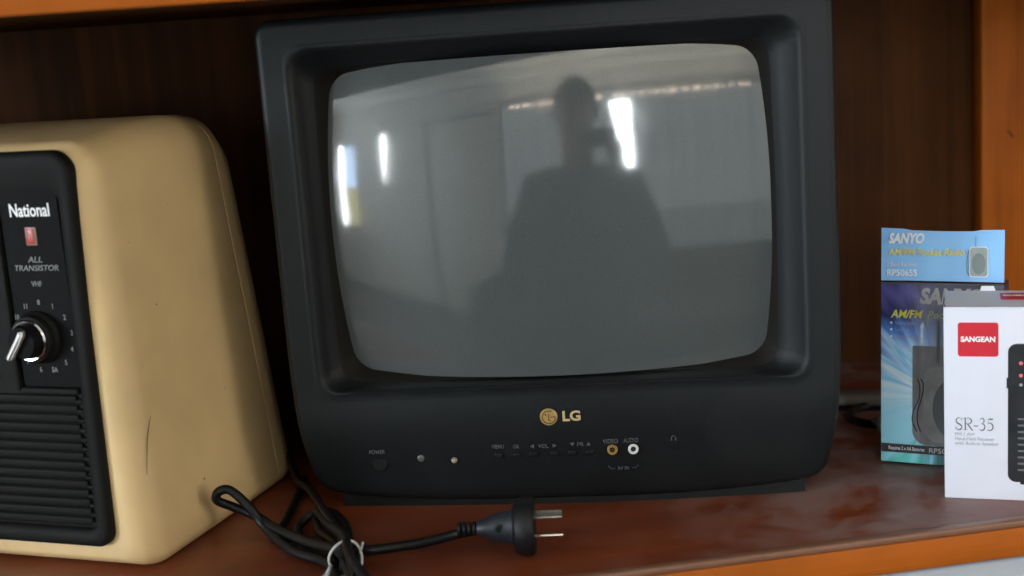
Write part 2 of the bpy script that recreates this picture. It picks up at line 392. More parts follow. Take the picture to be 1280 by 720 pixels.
# low dark seat added under the curtains to darken what screen and panel reflect
added_sofa = thing('added_sofa', 'unseen dark fabric seat added to darken the reflected wall below the curtains', 'added_sofa', (-.2, -2.15, SH))
M_sofa = mat('sofa_fabric', (.035, .034, .036), .9, bump=.3, bscale=200)
box('base', (-1.15, -.35, .08), (1.15, .35, .34), M_sofa, added_sofa, .03)
box('backrest', (-1.10, -.36, .30), (1.10, -.16, .80), M_sofa, added_sofa, .05)
for q in (-.98, 0): box('seat_cushion', (q, -.15, .345), (q+.975, .36, .48), M_sofa, added_sofa, .04)
for q in (-1.17, 1.0): box('armrest', (q, -.34, .09), (q+.17, .355, .62), M_sofa, added_sofa, .05)
for qx in (-1.05, 1.05):
    for qy in (-.28, .28): lathe('leg', [(.02, 0), (.026, .08)], (qx, qy, 0), M_black, added_sofa, n=14, axis='Z')
# narrow windows further left
g2 = thing('window', 'far left window with a bright strip and a bluish view, reflected at the screen edge', 'window', (-3.85, -2.66, -.42))
box('window_frame', (-.22, -.02, -.04), (.30, .004, 0), M_frame, g2, .004)
box('window_frame', (-.22, -.02, 1.04), (.30, .004, 1.08), M_frame, g2, .004)
mesh('daylight_gap', [(-.16, 0, 0), (-.10, 0, 0), (-.10, 0, 1.04), (-.16, 0, 1.04)], [(0, 1, 2, 3)], M_day, g2, sm=False)
mesh('sky_view', [(-.10, 0, .5), (.22, 0, .5), (.20, 0, 1.02), (-.10, 0, 1.02)], [(0, 1, 2, 3)], M_skyview, g2, sm=False)
mesh('garden_view', [(-.10, 0, .02), (.24, 0, .02), (.22, 0, .5), (-.10, 0, .5)], [(0, 1, 2, 3)], M_gardenview, g2, sm=False)
g3 = thing('window', 'narrow slit of daylight beside the far left window', 'window', (-3.02, -2.66, .15))
box('window_frame', (-.12, -.02, .56), (.12, .004, .60), M_frame, g3, .004)
mesh('daylight_gap', [(-.006, 0, 0), (.006, 0, 0), (.022, 0, .54), (-.022, 0, .54)], [(0, 1, 2, 3)], M_day, g3, sm=False)

# ================================================================== THE CABINET
YS, YB, XR, XL, ZU = -.1107, .28, .64, -.80, .341
cab = thing('wall_cabinet', 'open wooden cabinet bay with reddish varnished shelf holding both televisions', 'cabinet')
box('shelf_board', (XL, YS+.004, -.024), (XR, YB, 0), M_shelf, cab, 0)
box('shelf_edge', (XL, YS-.0012, -.0040), (XR+.02, YS+.0065, .0006), M_edge, cab, .0012)
box('fascia', (XL, YS, -.0232), (XR+.02, YS+.0035, -.0045), M_fascia, cab, .0005)
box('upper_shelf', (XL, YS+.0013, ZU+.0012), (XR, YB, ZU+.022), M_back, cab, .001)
box('upper_fascia', (XL, YS, ZU), (XR+.02, YS+.0010, ZU+.032), M_fascia, cab, .0002)
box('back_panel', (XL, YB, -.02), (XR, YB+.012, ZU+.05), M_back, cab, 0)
box('side_panel', (XR, YS+.004, -.02), (XR+.02, YB+.012, ZU+.05), M_side, cab, .001)
box('side_panel', (XL-.02, YS+.004, -.02), (XL, YB+.012, ZU+.05), M_side, cab, .001)
box('upright_board', (.4352, .2620, 0), (XR-.0005, .2785, ZU), M_side, cab, .001)
# nick in the side veneer seen near the photograph's right edge
tube('scratch', [(.4600, .2618, .199), (.4645, .2618, .193)], .0006, M_black, cab, m=1, nseg=6)
# pale surface under the shelf
tag(box('wall_below_shelf', (-.9, YS+.012, SH), (1.0, YS+.05, -.030), M_lower, bev=.002), kind='structure')

# ================================================================== LARGE TELEVISION
A = .259937
tv = thing('crt_television', 'large charcoal tube television with gold round emblem below its grey screen', 'television', (0, 0, 0), (0, 0, -A))
def tvfn(x, y, z):
    """lower panel: narrows and curls back towards its foot"""
    if z < .13:
        t = min(1, (.13-z)/.125)
        x *= 1-.060*t**2.4
    if z < .082:
        t = (.082-z)/.08
        y += -.0030*sin(min(1, t)*pi)*max(0, 1-t) + .012*max(0, t)**1.45
    z += .011*(abs(x)/.17)**3*max(0, 1-z/.06) if z < .06 else 0
    return (x, y, z)
OX = -.0030
def tvr(hw, z0, z1, rt, rb, y, bow=0): ox = OX*max(0, min(1, (.158-hw)/.010)) if y < .05 else 0; return ring(rrect(-hw+ox, hw+ox, z0, z1, rt, rb, nc=8, ne=24, bow=(bow, bow, bow, bow)), y)
ZT = .333
R = [tvr(.172, .012, ZT-.006, .012, .02, .075), tvr(.1795, .005, ZT-.0015, .011, .02, .066), tvr(.1815, .0035, ZT, .010, .02, .02),
     tvr(.1815, .0035, ZT, .010, .013, .006), tvr(.1808, .0042, ZT-.0007, .010, .012, .0025), tvr(.1790, .006, ZT-.0025, .009, .011, .0005), tvr(.1765, .009, ZT-.005, .008, .010, 0)]
a0 = (.1765, .009, ZT-.005, .008, .010); a1 = (.1635, .0850, .3165, .014, .012)
for k in range(1, 15):
    t = k/14; R.append(tvr(*[a0[i]+(a1[i]-a0[i])*t for i in range(5)], 0))
R += [tvr(.1620, .0862, .3150, .0145, .012, -.0006), tvr(.1600, .0872, .3130, .0145, .012, .0002), tvr(.1580, .0880, .3110, .0145, .012, .0022),
      tvr(.1550, .0885, .3080, .014, .012, .0065), tvr(.1505, .0895, .3045, .0135, .012, .0105, .001), tvr(.1462, .0903, .3012, .013, .012, .0140, .0015), tvr(.1452, .0906, .3006, .013, .012, .0155, .0018)]
bez = loft('front_bezel', R, M_tv, tv, fn=tvfn, ang=60)
G = [tvr(.1453, .0905, .3007, .013, .012, .0153, .0018), tvr(.1440, .0920, .2996, .013, .013, .0165, .002), tvr(.1405, .0950, .2975, .013, .013, .0215, .0026), tvr(.1340, .0995, .292, .014, .014, .031, .003)]
loft('screen_gasket', G, M_gasket, tv)
# glass: spherical dome
RS, APX, ZC = .60, .0020, .197
out = rrect(-.1410, .1345, .0975, .2962, .0125, .0125, nc=8, ne=24, bow=(.0045, .0028, .0018, .0032))
rr = []
for k in range(0, 27):
    s = 1.03-k*(1.03-.02)/26
    P = [((p[0])*s, ZC+(p[1]-ZC)*s) for p in out]
    rr.append([(x, APX+RS-sqrt(RS*RS-x*x-(z-ZC)**2), z) for x, z in P])
loft('screen', rr, M_screen, tv, cap1=True, ang=180)
# rear housing
H = [tvr(.174, .014, ZT-.008, .012, .02, .070), tvr(.170, .014, ZT-.012, .02, .02, .10), tvr(.155, .012, ZT-.03, .03, .02, .14), tvr(.115, .012, .25, .03, .02, .20), tvr(.095, .012, .21, .03, .02, .245), tvr(.085, .02, .20, .03, .02, .253)]
loft('rear_housing', H, M_tvdark, tv, cap0=True, cap1=True)
# foot
FV = []
P = []
for i in range(25):
    x = -.158+.316*i/24; P.append((x, .0225-.0085*(1-(x/.158)**2)))
P += [(.150, .20), (-.150, .20)]
n = len(P); FV = [(p[0], p[1], 0) for p in P]+[(p[0]*.996, p[1]+.001, .024) for p in P]
mesh('foot', FV, [tuple(range(n))[::-1], tuple(range(n, 2*n))]+[(i, (i+1) % n, n+(i+1) % n, n+i) for i in range(n)], M_tv, tv)

def panel_pt(x, z, off=0):     # point on the lower panel's front, at final x, z
    t = min(1, (.13-z)/.125); xx = x/(1-.060*t**2.4)
    zz = z
    for _ in range(5): zz = z-.011*(abs(x)/.17)**3*max(0, 1-zz/.06) if z < .06 else z
    return Vector(tvfn(xx, 0, zz))+Vector((0, -off, 0))
def ptilt(z):
    e = .002; a = panel_pt(0, z+e); c = panel_pt(0, z-e); return -math.atan2(c.y-a.y, 2*e)*1.0
def ptext(nm, s, x, z, size, m=M_label2, **kw):
    p = panel_pt(x, z, .0007); return text(nm, s, p.x, p.y, p.z, size, m, tv, tilt=ptilt(z), depth=.0007, **kw)
# emblem: gold disc with the two-letter ring mark
p = panel_pt(-.0087, .0653)
em = lathe('emblem', [(.0058, 0), (.0058, .0006), (.0054, .0010), (0, .0011)], (p.x, p.y+.0004, p.z), M_gold, tv, n=40)
def arcpts(cx, cz, r, a0, a1, y, n=24): return [(cx+r*cos(radians(a0+(a1-a0)*i/n)), y, cz+r*sin(radians(a0+(a1-a0)*i/n))) for i in range(n+1)]
ye = p.y-.0009
tube('emblem_mark', arcpts(p.x, p.z, .0043, 60, 360, ye)+[(p.x+.0015, ye, p.z)], .00032, M_darkgold, em, nseg=6, m=1)
tube('emblem_mark', [(p.x, ye, p.z+.0024), (p.x, ye, p.z-.0022), (p.x+.0014, ye, p.z-.0022)], .00035, M_darkgold, em, nseg=6, m=1)
lathe('emblem_mark', [(.0006, 0), (.0006, .0003), (0, .0004)], (p.x-.0019, ye+.0002, p.z+.0017), M_darkgold, em, n=12)
ptext('brand_lettering', 'LG', .0063, .0652, .0092, M_goldlet, bold=.03, target=.0118)
ptext('control_lettering', 'POWER', -.1265, .0443, .0040, target=.0105)
ptext('control_lettering', 'MENU', -.0441, .0453, .0038, target=.0078)
ptext('control_lettering', 'OK', -.0319, .0449, .0038, target=.0040)
ptext('control_lettering', 'VOL', -.0138, .0446, .0038, target=.0068)
ptext('control_lettering', 'PR', .0108, .0450, .0038, target=.0045)
ptext('jack_lettering', 'VIDEO', .0308, .0464, .0042, target=.0098)
ptext('jack_lettering', 'AUDIO', .0442, .0466, .0042, target=.0098)
ptext('jack_lettering', 'AV IN', .0381, .0262, .0036, target=.0075)
def mark(pts):
    V = []; n = len(pts)
    for dy in (.0003, -.0002):
        for (x, z) in pts: q = panel_pt(x, z, .0005); V.append((q.x, q.y+dy, q.z))
    return mesh('arrow_mark', V, [tuple(range(n)), tuple(range(2*n-1, n-1, -1))]+[(i, (i+1) % n, n+(i+1) % n, n+i) for i in range(n)], M_label2, tv)
mark([(-.0200, .0462), (-.0200, .0432), (-.0226, .0447)]); mark([(-.0076, .0462), (-.0076, .0432), (-.0050, .0447)])
mark([(.0040, .0464), (.0070, .0464), (.0055, .0438)]); mark([(.0146, .0440), (.0176, .0440), (.0161, .0466)])
for s in (-1, 1):
    q = [panel_pt(.0381+s*.0100, .0285, .0003), panel_pt(.0381+s*.0085, .0262, .0003), panel_pt(.0381+s*.0055, .0262, .0003)]
    tube('bracket_mark', q, .00022, M_label2, tv, nseg=6, m=1)
q = panel_pt(.0721, .0475, .0002)
tube('headphone_mark', arcpts(q.x, q.z-.0003, .0014, 0, 180, q.y, 12), .00022, M_label2, tv, nseg=6, m=1)
for s in (-1, 1): box('headphone_mark', (q.x+s*.0014-.0004, q.y-.0003, q.z-.0020), (q.x+s*.0014+.0004, q.y+.0003, q.z-.0002), M_label2, tv, 0)
for xx, m, lb in ((.0317, M_brass, 'yellow video jack ring'), (.0455, M_white, 'white audio jack ring')):
    q = panel_pt(xx, .0403)
    j = lathe('jack', [(.0018, -.002), (.0018, .0012), (.0022, .0020), (.0030, .0020), (.0035, .0013), (.0035, -.002)], (q.x, q.y, q.z), m, tv, n=28); tag(j, lb)
    lathe('jack_hole', [(.0018, 0), (.0012, .0003), (0, .0001)], (q.x, q.y-.0005, q.z), M_black, j, n=20)
q = panel_pt(.0725, .0410)
lathe('headphone_jack', [(.0012, 0), (.0014, .0008), (.0026, .0007), (.0030, 0)], (q.x, q.y+.0002, q.z), M_tvdark, tv, n=24)
q = panel_pt(-.0970, .0386)
lathe('remote_sensor', [(.0024, -.001), (.0024, .0006), (.0019, .0009), (0, .0010)], (q.x, q.y, q.z), mat('sensor_lens', (.09, .085, .08), .15), tv, n=24)
q = panel_pt(-.0745, .0363)
led = lathe('standby_lamp', [(.0022, -.001), (.0022, .0007), (.0014, .0020), (0, .0024)], (q.x, q.y, q.z), mat('lamp_lens', (.30, .25, .18), .15), tv, n=24)
q = panel_pt(-.1260, .0355)
lathe('power_button', [(.0055, -.001), (.0055, .0004), (.0050, .0008), (0, .0007)], (q.x, q.y, q.z), M_tvdark, tv, n=36)
for xx in (-.0441, -.0319, -.0210, -.0066, .0050, .0166):
    q = panel_pt(xx, .0388)
    box('button', (q.x-.0030, q.y-.0011, q.z-.0018), (q.x+.0030, q.y+.003, q.z+.0018), M_tvdark, tv, .0007)
# sloped speaker patch of fine holes at the right end of the panel
V = []; F = []
for i in range(52):
    for k in range(36):
        xx = .092+i*.00155+(k % 2)*.00077; zz = .022+k*.00165
        if xx > .158 or (xx-.128)**2/.036**2+(zz-.052)**2/.027**2 > 1: continue
        q = panel_pt(xx, zz, .00012); b0 = len(V)
        for s in range(6): V.append((q.x+.00034*cos(s*pi/3), q.y, q.z+.00034*sin(s*pi/3)))
        F.append(tuple(range(b0, b0+6)))
h = mesh('speaker_holes', V, F, M_black, tv, sm=False); h['kind'] = 'stuff'

# ================================================================== CREAM PORTABLE TELEVISION
nt_ = thing('portable_television', 'cream plastic portable television with black control panel and rotary dial', 'television', (-.2663, -.0225, 0), (0, 0, -radians(28)))
def nfn(x, y, z):
    k = max(0, (x+.17)/.17) if x > -.17 else -max(0, (-.17-x)/.17)
    x -= .045*z*k
    if y > 0: y *= 1-.55*z
    return (x, y, z)
def nr(ins, zt, y, rt=.024, rb=.010, z0=.0): return ring(rrect(-.34+ins, -ins, z0+ins*.6, zt-ins-.0025, rt, rb, nc=10, ne=16), y)
shell = [nr(.028, .272, .0012, .008)]+[nr(.0185*(1-sin(radians(q)))+.0002, .2718+.001*(q/90), -.0005+.0205*(1-cos(radians(q))), .012+.010*q/90) for q in (8, 20, 32, 44, 56, 68, 80, 90)]+[nr(.0001, .274, .0300, .022), nr(0, .2785, .075, .024), nr(0, .280, .12, .025), nr(0.0003, .2785, .158, .026), nr(.0008, .2775, .1615, .026), nr(.0018, .2765, .1621, .026)]
loft('front_shell', shell, M_cream, nt_, cap0=True, cap1=True, fn=nfn, ang=50)
back = [nr(.0020, .2764, .1619, .026), nr(.0008, .2772, .1627, .026), nr(.0006, .277, .171, .027), nr(.0030, .272, .183, .030), nr(.0085, .264, .191, .032), nr(.018, .250, .195, .034), nr(.05, .22, .198, .03)]
loft('back_shell', back, M_cream, nt_, cap0=True, cap1=True, fn=nfn, ang=50)
# dark hair-line scratch and speck on the side
def side(y, z, o=.0002): q = nfn(0, y, z); return (q[0]+o, q[1], q[2])
tube('scratch', [side(.0215, .0960), side(.0150, .085), side(.0110, .074), side(.0075, .0625)], .00035, mat('scratch_line', (.10, .075, .045), .7), nt_, nseg=5, m=5, taper=lambda t: .4+.6*sin(pi*t))
lathe('speck', [(.0008, 0), (.0004, .0002), (0, .0003)], side(.068, .039), M_darkgold, nt_, n=10, axis='X')
for sy, sz in ((.031, .205), (.085, .222), (.112, .090), (.094, .188), (.022, .128), (.135, .060), (.060, .098), (.120, .150)):
    lathe('speck', [(.00035, 0), (.0002, .0001), (0, .00015)], side(sy, sz), M_darkgold, nt_, n=8, axis='X')
lathe('speck', [(.0006, 0), (.0004, .0002), (0, .0003)], side(.050, .162), M_darkgold, nt_, n=10, axis='X')
# black front panel: raised frame around a sunken face
X0, X1, Z0, Z1 = -.325, -.0205, .0170, .2655
def fr(i, y, r): return ring(rrect(X0+i, X1-i, Z0+i, Z1-i, r, r*.7, nc=8, ne=14), y)
def ft(i, y, r, top):
    return ring(rrect(X0+i, X1-i, Z0+i, Z1-i-top, r, r*.7, nc=8, ne=14), y)
FR = [fr(0, .003, .016), fr(0, -.0028, .016), fr(.0008, -.0044, .0155), fr(.0028, -.0054, .014), fr(.0055, -.0056, .012), ft(.0080, -.0052, .011, .003), ft(.0100, -.0042, .0095, .008), ft(.0112, -.0030, .008, .012), ft(.0116, .0010, .008, .0125)]
def pfn(x, y, z): return (x-.10*max(0, z-.16)*.0 - .006*(1-(z/.27))*(1 if x > -.1 else 0), y, z)
loft('panel_frame', FR, M_panel, nt_, fn=pfn, ang=50)
plate('panel_face', rrect(X0+.008, X1-.008-.004, Z0+.008, Z1-.018, .005, .005), .002, .0022, M_panel, nt_)
# control plate, lip and divider
plate('control_plate', rrect(-.0770, -.0345, .1205, .2425, .003, .003), .000, .0022, M_plate, nt_)
box('plate_ledge', (-.0770, -.0066, .1165), (-.0350, .000, .1203), M_panel, nt_, .0009)
box('divider', (-.0810, -.0050, .1180), (-.0785, .000, .2430), M_panel, nt_, .0008)
YP = -.0024
text('brand_lettering', 'National', -.0552, YP, .2300, .0112, M_whiteprint, nt_, bold=.016, target=.0290)
badge = box('badge', (-.0598, YP-.0010, .2090), (-.0520, YP+.0006, .2202), M_badge, nt_, .0005)
box('badge_face', (-.0588, YP-.0015, .2100), (-.0530, YP-.0008, .2192), M_red, badge, .0003)
text('badge_mark', 'N', -.0559, YP-.0016, .2150, .0075, mat('badge_mark_print', (.30, .02, .02), .4), badge, depth=.0002)
text('panel_lettering', 'ALL', -.0560, YP, .2000, .0052, M_label, nt_, shear=.2, target=.0105)
text('panel_lettering', 'TRANSISTOR', -.0560, YP, .1948, .0050, M_label, nt_, shear=.2, target=.0320)
text('panel_lettering', 'VHF', -.0572, YP, .1850, .0048, M_label, nt_, target=.0075)
DC = (-.0608, .1520)
dial = lathe('dial', [(.0165, 0), (.0165, .0025), (.0150, .0045), (.0150, .0075), (.0142, .0090), (.0125, .0092)], (DC[0], YP+.0003, DC[1]), M_panel, nt_, n=48)
lathe('dial_ring', [(.0130, 0), (.0130, .0018), (.0122, .0026), (.0112, .0024), (.0108, .0010)], (DC[0], YP-.0085, DC[1]), M_chrome, dial, n=48)
lathe('dial_knob', [(.0109, 0), (.0105, .0060), (.0095, .0085), (0, .0090)], (DC[0], YP-.0085, DC[1]), M_plate, dial, n=40)
bm = bmesh.new(); bmesh.ops.create_cube(bm, size=1)
for v in bm.verts: v.co = Vector((v.co.x*.0215, v.co.y*.0052, v.co.z*.0034))
bmesh.ops.bevel(bm, geom=list(bm.edges), offset=.0012, segments=3, affect='EDGES')
me = bpy.data.meshes.new('dial_pointer'); bm.to_mesh(me); bm.free(); smooth(me, 50)
pt = link('dial_pointer', me, M_silver, dial); pt.location = (DC[0]-.0015, YP-.0195, DC[1]-.0010); pt.rotation_euler = (0, -radians(54), 0)
chs = ['0', '1', '2', '3', '4', '5', '5A', '6', '7', '8', '9', '10', '11']
for k, s in enumerate(chs):
    a = radians(90-k*360/13)
    text('channel_number', s, DC[0]+.0030+.0215*cos(a), YP, DC[1]+.0215*sin(a), .0046, M_label, nt_, bold=.01, width=.8)
# louvres of the speaker
for k in range(14):
    z = .0300+k*.0061
    s = box('slat', (-.3100, -.0022, z), (-.0400, .000, z+.0055), M_panel, nt_, .0012)
    box('slat_end', (-.0398, -.0042, z+.0004), (-.0340, .000, z+.0034), M_panel, s, .0012)
# picture tube of the portable (mostly outside the frame)
rr = []
out2 = rrect(-.296, -.088, .125, .236, .012, .012, nc=6, ne=10, bow=(.003, .003, .003, .003))
for k in range(14):
    s = 1-k*.07; P = [(-.192+(p[0]+.192)*s, .1805+(p[1]-.1805)*s) for p in out2]
    rr.append([(x, -.006+.5-sqrt(.25-(x+.192)**2-(z-.1805)**2), z) for x, z in P])
loft('screen', rr, M_screen, nt_, cap1=True, ang=180)

# ================================================================== POWER CORD
cord = thing('power_cord', 'black mains cord folded into a loose bundle with a two-pin plug', 'power cord', (-.149, -.06, 0))
cord_off = Vector((-.149, -.06, 0))
def cp(pts, dz=0): return [Vector(p)-cord_off+Vector((0, 0, dz)) for p in pts]
main = [(-.0601, -.0604, .018), (-.0776, -.0530, .014), (-.0986, -.0400, .006), (-.1160, -.0360, .0038), (-.134, -.0390, .005), (-.1440, -.050, .012), (-.1490, -.069, .014), (-.1463, -.0944, .010), (-.1407, -.1132, .005)]
tube('cord', cp(main), .0031, M_cord, cord)
loop = [(-.1500, -.0800, .010), (-.1520, -.0614, .015), (-.1735, -.0274, .012), (-.1917, .0007, .012), (-.2050, .0180, .016), (-.2200, .0235, .0225), (-.2285, .0215, .0285), (-.2265, .0200, .0345), (-.2190, .0185, .0350), (-.2080, .0140, .0240), (-.1985, .0070, .0110), (-.1810, -.0270, .0060), (-.1610, -.0540, .0065), (-.1540, -.0850, .006)]
tube('cord', cp(loop), .0031, M_cord, cord, m=10)
up = [(-.1844, .1471, .02), (-.1784, .0998, .010), (-.1694, .0636, .014), (-.1609, .0215, .013), (-.1514, -.0287, .014), (-.1473, -.0669, .018), (-.1440, -.095, .012)]
tube('cord', cp(up), .0031, M_cord, cord)
l3 = [(-.1494, -.0700, .008), (-.1500, -.0521, .009), (-.1641, -.0100, .0035), (-.1820, -.0050, .0035), (-.1945, .0069, .0035), (-.1880, .0295, .0035), (-.1800, .0753, .0035), (-.1740, .1181, .0035)]
tube('cord', cp(l3), .0030, M_cord, cord)
l4 = [(-.1518, -.0750, .020), (-.1560, -.0300, .010), (-.1639, .0002, .0060), (-.1659, .0302, .0060), (-.1564, .0404, .0040), (-.1480, .0164, .0040), (-.1460, -.0150, .0050), (-.1440, -.0450, .0060), (-.1430, -.080, .004)]
tube('cord', cp(l4), .0031, M_cord, cord)
l5 = [(-.1560, -.0700, .004), (-.1570, -.0450, .004), (-.1750, -.0100, .0034), (-.1780, .0200, .0034), (-.1660, .0260, .0100), (-.1580, -.0050, .012), (-.1480, -.0500, .020), (-.1470, -.080, .021), (-.1360, -.112, .012)]
tube('cord', cp(l5), .0031, M_cord, cord)
# white twist tie round the bundle
tie = []
for i in range(27):
    a = radians(200-i*360/26*1.0); tie.append((-.1490+.0098*cos(a), -.0655+.003*sin(a*2), .0118+.0112*sin(a)))
tube('twist_tie', cp(tie), .00085, M_tie, cord, nseg=8, m=3)
tube('twist_tie', cp([(-.1585, -.066, .008), (-.1612, -.070, .0055), (-.1640, -.078, .0065), (-.1625, -.086, .0080), (-.1600, -.080, .0100), (-.1580, -.071, .0110)]), .0010, M_tie, cord, nseg=8)
tube('twist_tie', cp([(-.1580, -.068, .010), (-.1605, -.076, .0050), (-.1600, -.088, .0040)]), .0009, M_tie, cord, nseg=8)
tube('twist_tie', cp([(-.1400, -.066, .015), (-.1385, -.0665, .0190), (-.1378, -.067, .0215)]), .0007, M_tie, cord, nseg=8)
# plug lying on its edge, pins to the right
px = -.0420
plug = bpy.data.objects.new('plug', None); COL.objects.link(plug); plug.parent = cord
plug.location = Vector((px, -.0652, .0185))-cord_off; plug.rotation_euler = (0, 0, radians(-12))
lathe('plug_flange', [(.0, -.004), (.012, -.004), (.0165, -.002), (.0180, .002), (.0182, .006), (.0175, .0085), (.0165, .0092), (0, .0092)], (0, 0, 0), M_cord, plug, n=40, axis='X')
Pg = []
for xx, ry, rz in ((-.0265, .0040, .0040), (-.0255, .0050, .0052), (-.021, .0056, .0060), (-.017, .0068, .0085), (-.012, .0072, .0095), (-.006, .0085, .0105), (-.002, .0100, .0125)):
    Pg.append([(xx, ry*cos(2*pi*k/24), rz*sin(2*pi*k/24)) for k in range(24)])
loft('plug_grip', Pg, M_plug, plug, cap0=True, cap1=True)
lathe('grip_dimple', [(.0030, 0), (.0022, .0004), (0, .0002)], (-.012, -.0070, .002), M_cord, plug, n=20)
for k in range(4): lathe('strain_relief', [(.0032, 0), (.0044, .0004), (.0044, .0020), (.0032, .0024)], (-.0385+k*.0031, 0, 0), M_cord, plug, n=20, axis='X')
for zz, tl in ((.0068, 25), (-.0068, -25)):
    o = box('pin', (0, -.0031, -.0008), (.0172, .0031, .0008), M_pin, plug, .0004); o.location = (.0090, 0, zz); o.rotation_euler = (radians(tl), 0, 0)

# ================================================================== TALL BLUE RADIO CARTON
YB_ = radians(35); TL = radians(5)
bc = thing('radio_carton', 'tall blue and purple pocket radio carton with upright sky-blue header flap', 'box', (.2284, .018, .0012), (0, 0, -YB_))
def tilt_all(o):       # lean back about the front bottom edge
    o.rotation_euler = (-TL, 0, 0)
BW, BH, BD = .0806, .1268, .028
body = box('carton_body', (0, 0, 0), (BW, BD, BH), M_burst, bc, .0006)
def ctag(o): tilt_all(o); return o
ctag(body)
# header flap: slightly bowed card
V = []; F = []; nx = 16
for k in range(nx+1):
    t = k/nx; x = .0005+t*(BW-.0005); yb = -.0012+.0016*sin(pi*t)
    top = BH+.0375-.0012*t - .0010*sin(pi*t)-(.0008 if .22 < t < .80 else 0)
    for dy in (0, .0006):
        V.append((x, yb+dy, BH+.0012)); V.append((x, yb+dy+.0012, top))
for k in range(nx):
    a = k*4; b2 = a+4
    F += [(a, b2, b2+1, a+1), (a+2, a+3, b2+3, b2+2), (a+1, b2+1, b2+3, a+3), (a, a+2, b2+2, b2)]
flap = ctag(mesh('header_flap', V, F, M_header, bc)); tag(flap, 'sky blue header flap standing up from the carton')
def bt(nm, s, x, z, size, m, y=-.0003, **kw): return ctag(text(nm, s, x, y, z, size, m, bc, align=kw.pop('align', 'LEFT'), **kw))
def bp(nm, P, y, m, th=.00015): return ctag(plate(nm, P, y, th, m, bc))
YF = -.0007
bt('header_lettering', 'SANYO', .0052, BH+.0300, .0095, M_whiteprint, y=YF-.0005, bold=.045, shear=.25, target=.0240)
bt('header_lettering', 'AM/FM Pocket Radio', .0052, BH+.0208, .0062, M_yellowlt, y=YF-.0005, bold=.02, shear=.25, target=.0505)
bt('header_lettering', '2 Band Receiver', .0042, BH+.0125, .0042, M_whiteprint, y=YF-.0006, target=.0205)
bt('header_lettering', 'RP5065S', .0042, BH+.0065, .0062, M_whiteprint, y=YF-.0008, bold=.02, target=.0200)
bp('header_picture', rrect(.0585, .0705, BH+.0045, BH+.0250, .002, .002), YF-.0001, M_whiteprint)
bp('header_picture', rrect(.0590, .0700, BH+.0050, BH+.0245, .002, .002), YF-.0003, M_paleradio)
bp('header_picture', [(.0645+.0044*cos(2*pi*k/28), BH+.0135+.0072*sin(2*pi*k/28)) for k in range(28)], YF-.0005, mat('radio_grille_print', (.20, .235, .235), .5))
ctag(tube('header_picture', [(.0580, YF-.0002, BH+.0225), (.0570, YF-.0002, BH+.015), (.0572, YF-.0002, BH+.008), (.0585, YF-.0002, BH+.0055)], .0003, M_greyradio, bc, nseg=5))
ctag(tube('header_picture', [(.0625, YF-.0006, BH+.0250), (.0624, YF-.0002, BH+.0320)], .00015, M_darkradio, bc, nseg=5, m=1))
# front print
bp('fold_line', [(0.0006, BH-.0012), (BW-.0006, BH-.0012), (BW-.0006, BH-.0002), (.0006, BH-.0002)], -.0001, M_darkradio)
bt('front_lettering', 'SANYO', .0260, .1170, .0145, M_silverprint, bold=.045, shear=.2, target=.0420)
bt('front_lettering', 'AM/FM', .0070, .1045, .0078, M_yellow, bold=.02, shear=.25, target=.0215)
bt('front_lettering', 'Pocket Radio', .0310, .1045, .0070, mat('olive_print', (.34, .33, .17), .5), bold=.02, shear=.2, target=.0400)
for z, s in ((.0985, 'Including Earphone'), (.0938, 'Carry Strap'), (.0890, 'Telescopic Antenna')):
    bp('bullet', rrect(.0065, .0078, z-.0007, z+.0007, .0003, .0003, nc=2, ne=2), -.0002, M_whiteprint)
    bt('front_lettering', s, .0098, z, .0038, mat('violet_print', (.33, .35, .55), .5), width=.52)
# pictured radio and its strap
bp('picture_shade', rrect(.0215, .0750, .0135, .0830, .001, .010), -.0002, mat('shade_print', (.15, .145, .15), .4, var=.3, vscale=40, stretch=(3, 3, .6)))
bp('picture_radio', rrect(.0290, .0740, .0160, .0690, .008, .010), -.0004, M_greyradio)
bp('picture_grille', [(.0500+.0150*cos(2*pi*k/36), .0400+.0215*sin(2*pi*k/36)) for k in range(36)], -.0006, M_darkradio)
bp('picture_antenna', rrect(.0375, .0395, .0715, .1010, .0004, .0004), -.0004, M_darkradio)
for o_ in (0, .0026):
    ctag(tube('picture_strap', [(.0245+o_, -.0005, .0600), (.0262+o_, -.0005, .0560), (.0262+o_*.6, -.0005, .0470), (.0225+o_, -.0005, .0380), (.0215+o_*1.3, -.0005, .0300), (.0245+o_, -.0005, .0230)], .0006, M_black, bc, nseg=6, flat=.5))
bp('print_band', [(.0005, .0072), (BW-.0005, .0072), (BW-.0005, .0132), (.0005, .0132)], -.0006, mat('black_print', (.012, .012, .015), .35))
bt('band_lettering', 'Requires 2 x AA Batteries', .0055, .0102, .0036, M_whiteprint, y=-.0009, target=.0240)
bt('band_lettering', 'RP5065S', .0325, .0100, .0050, M_silverprint, y=-.0009, target=.0190)

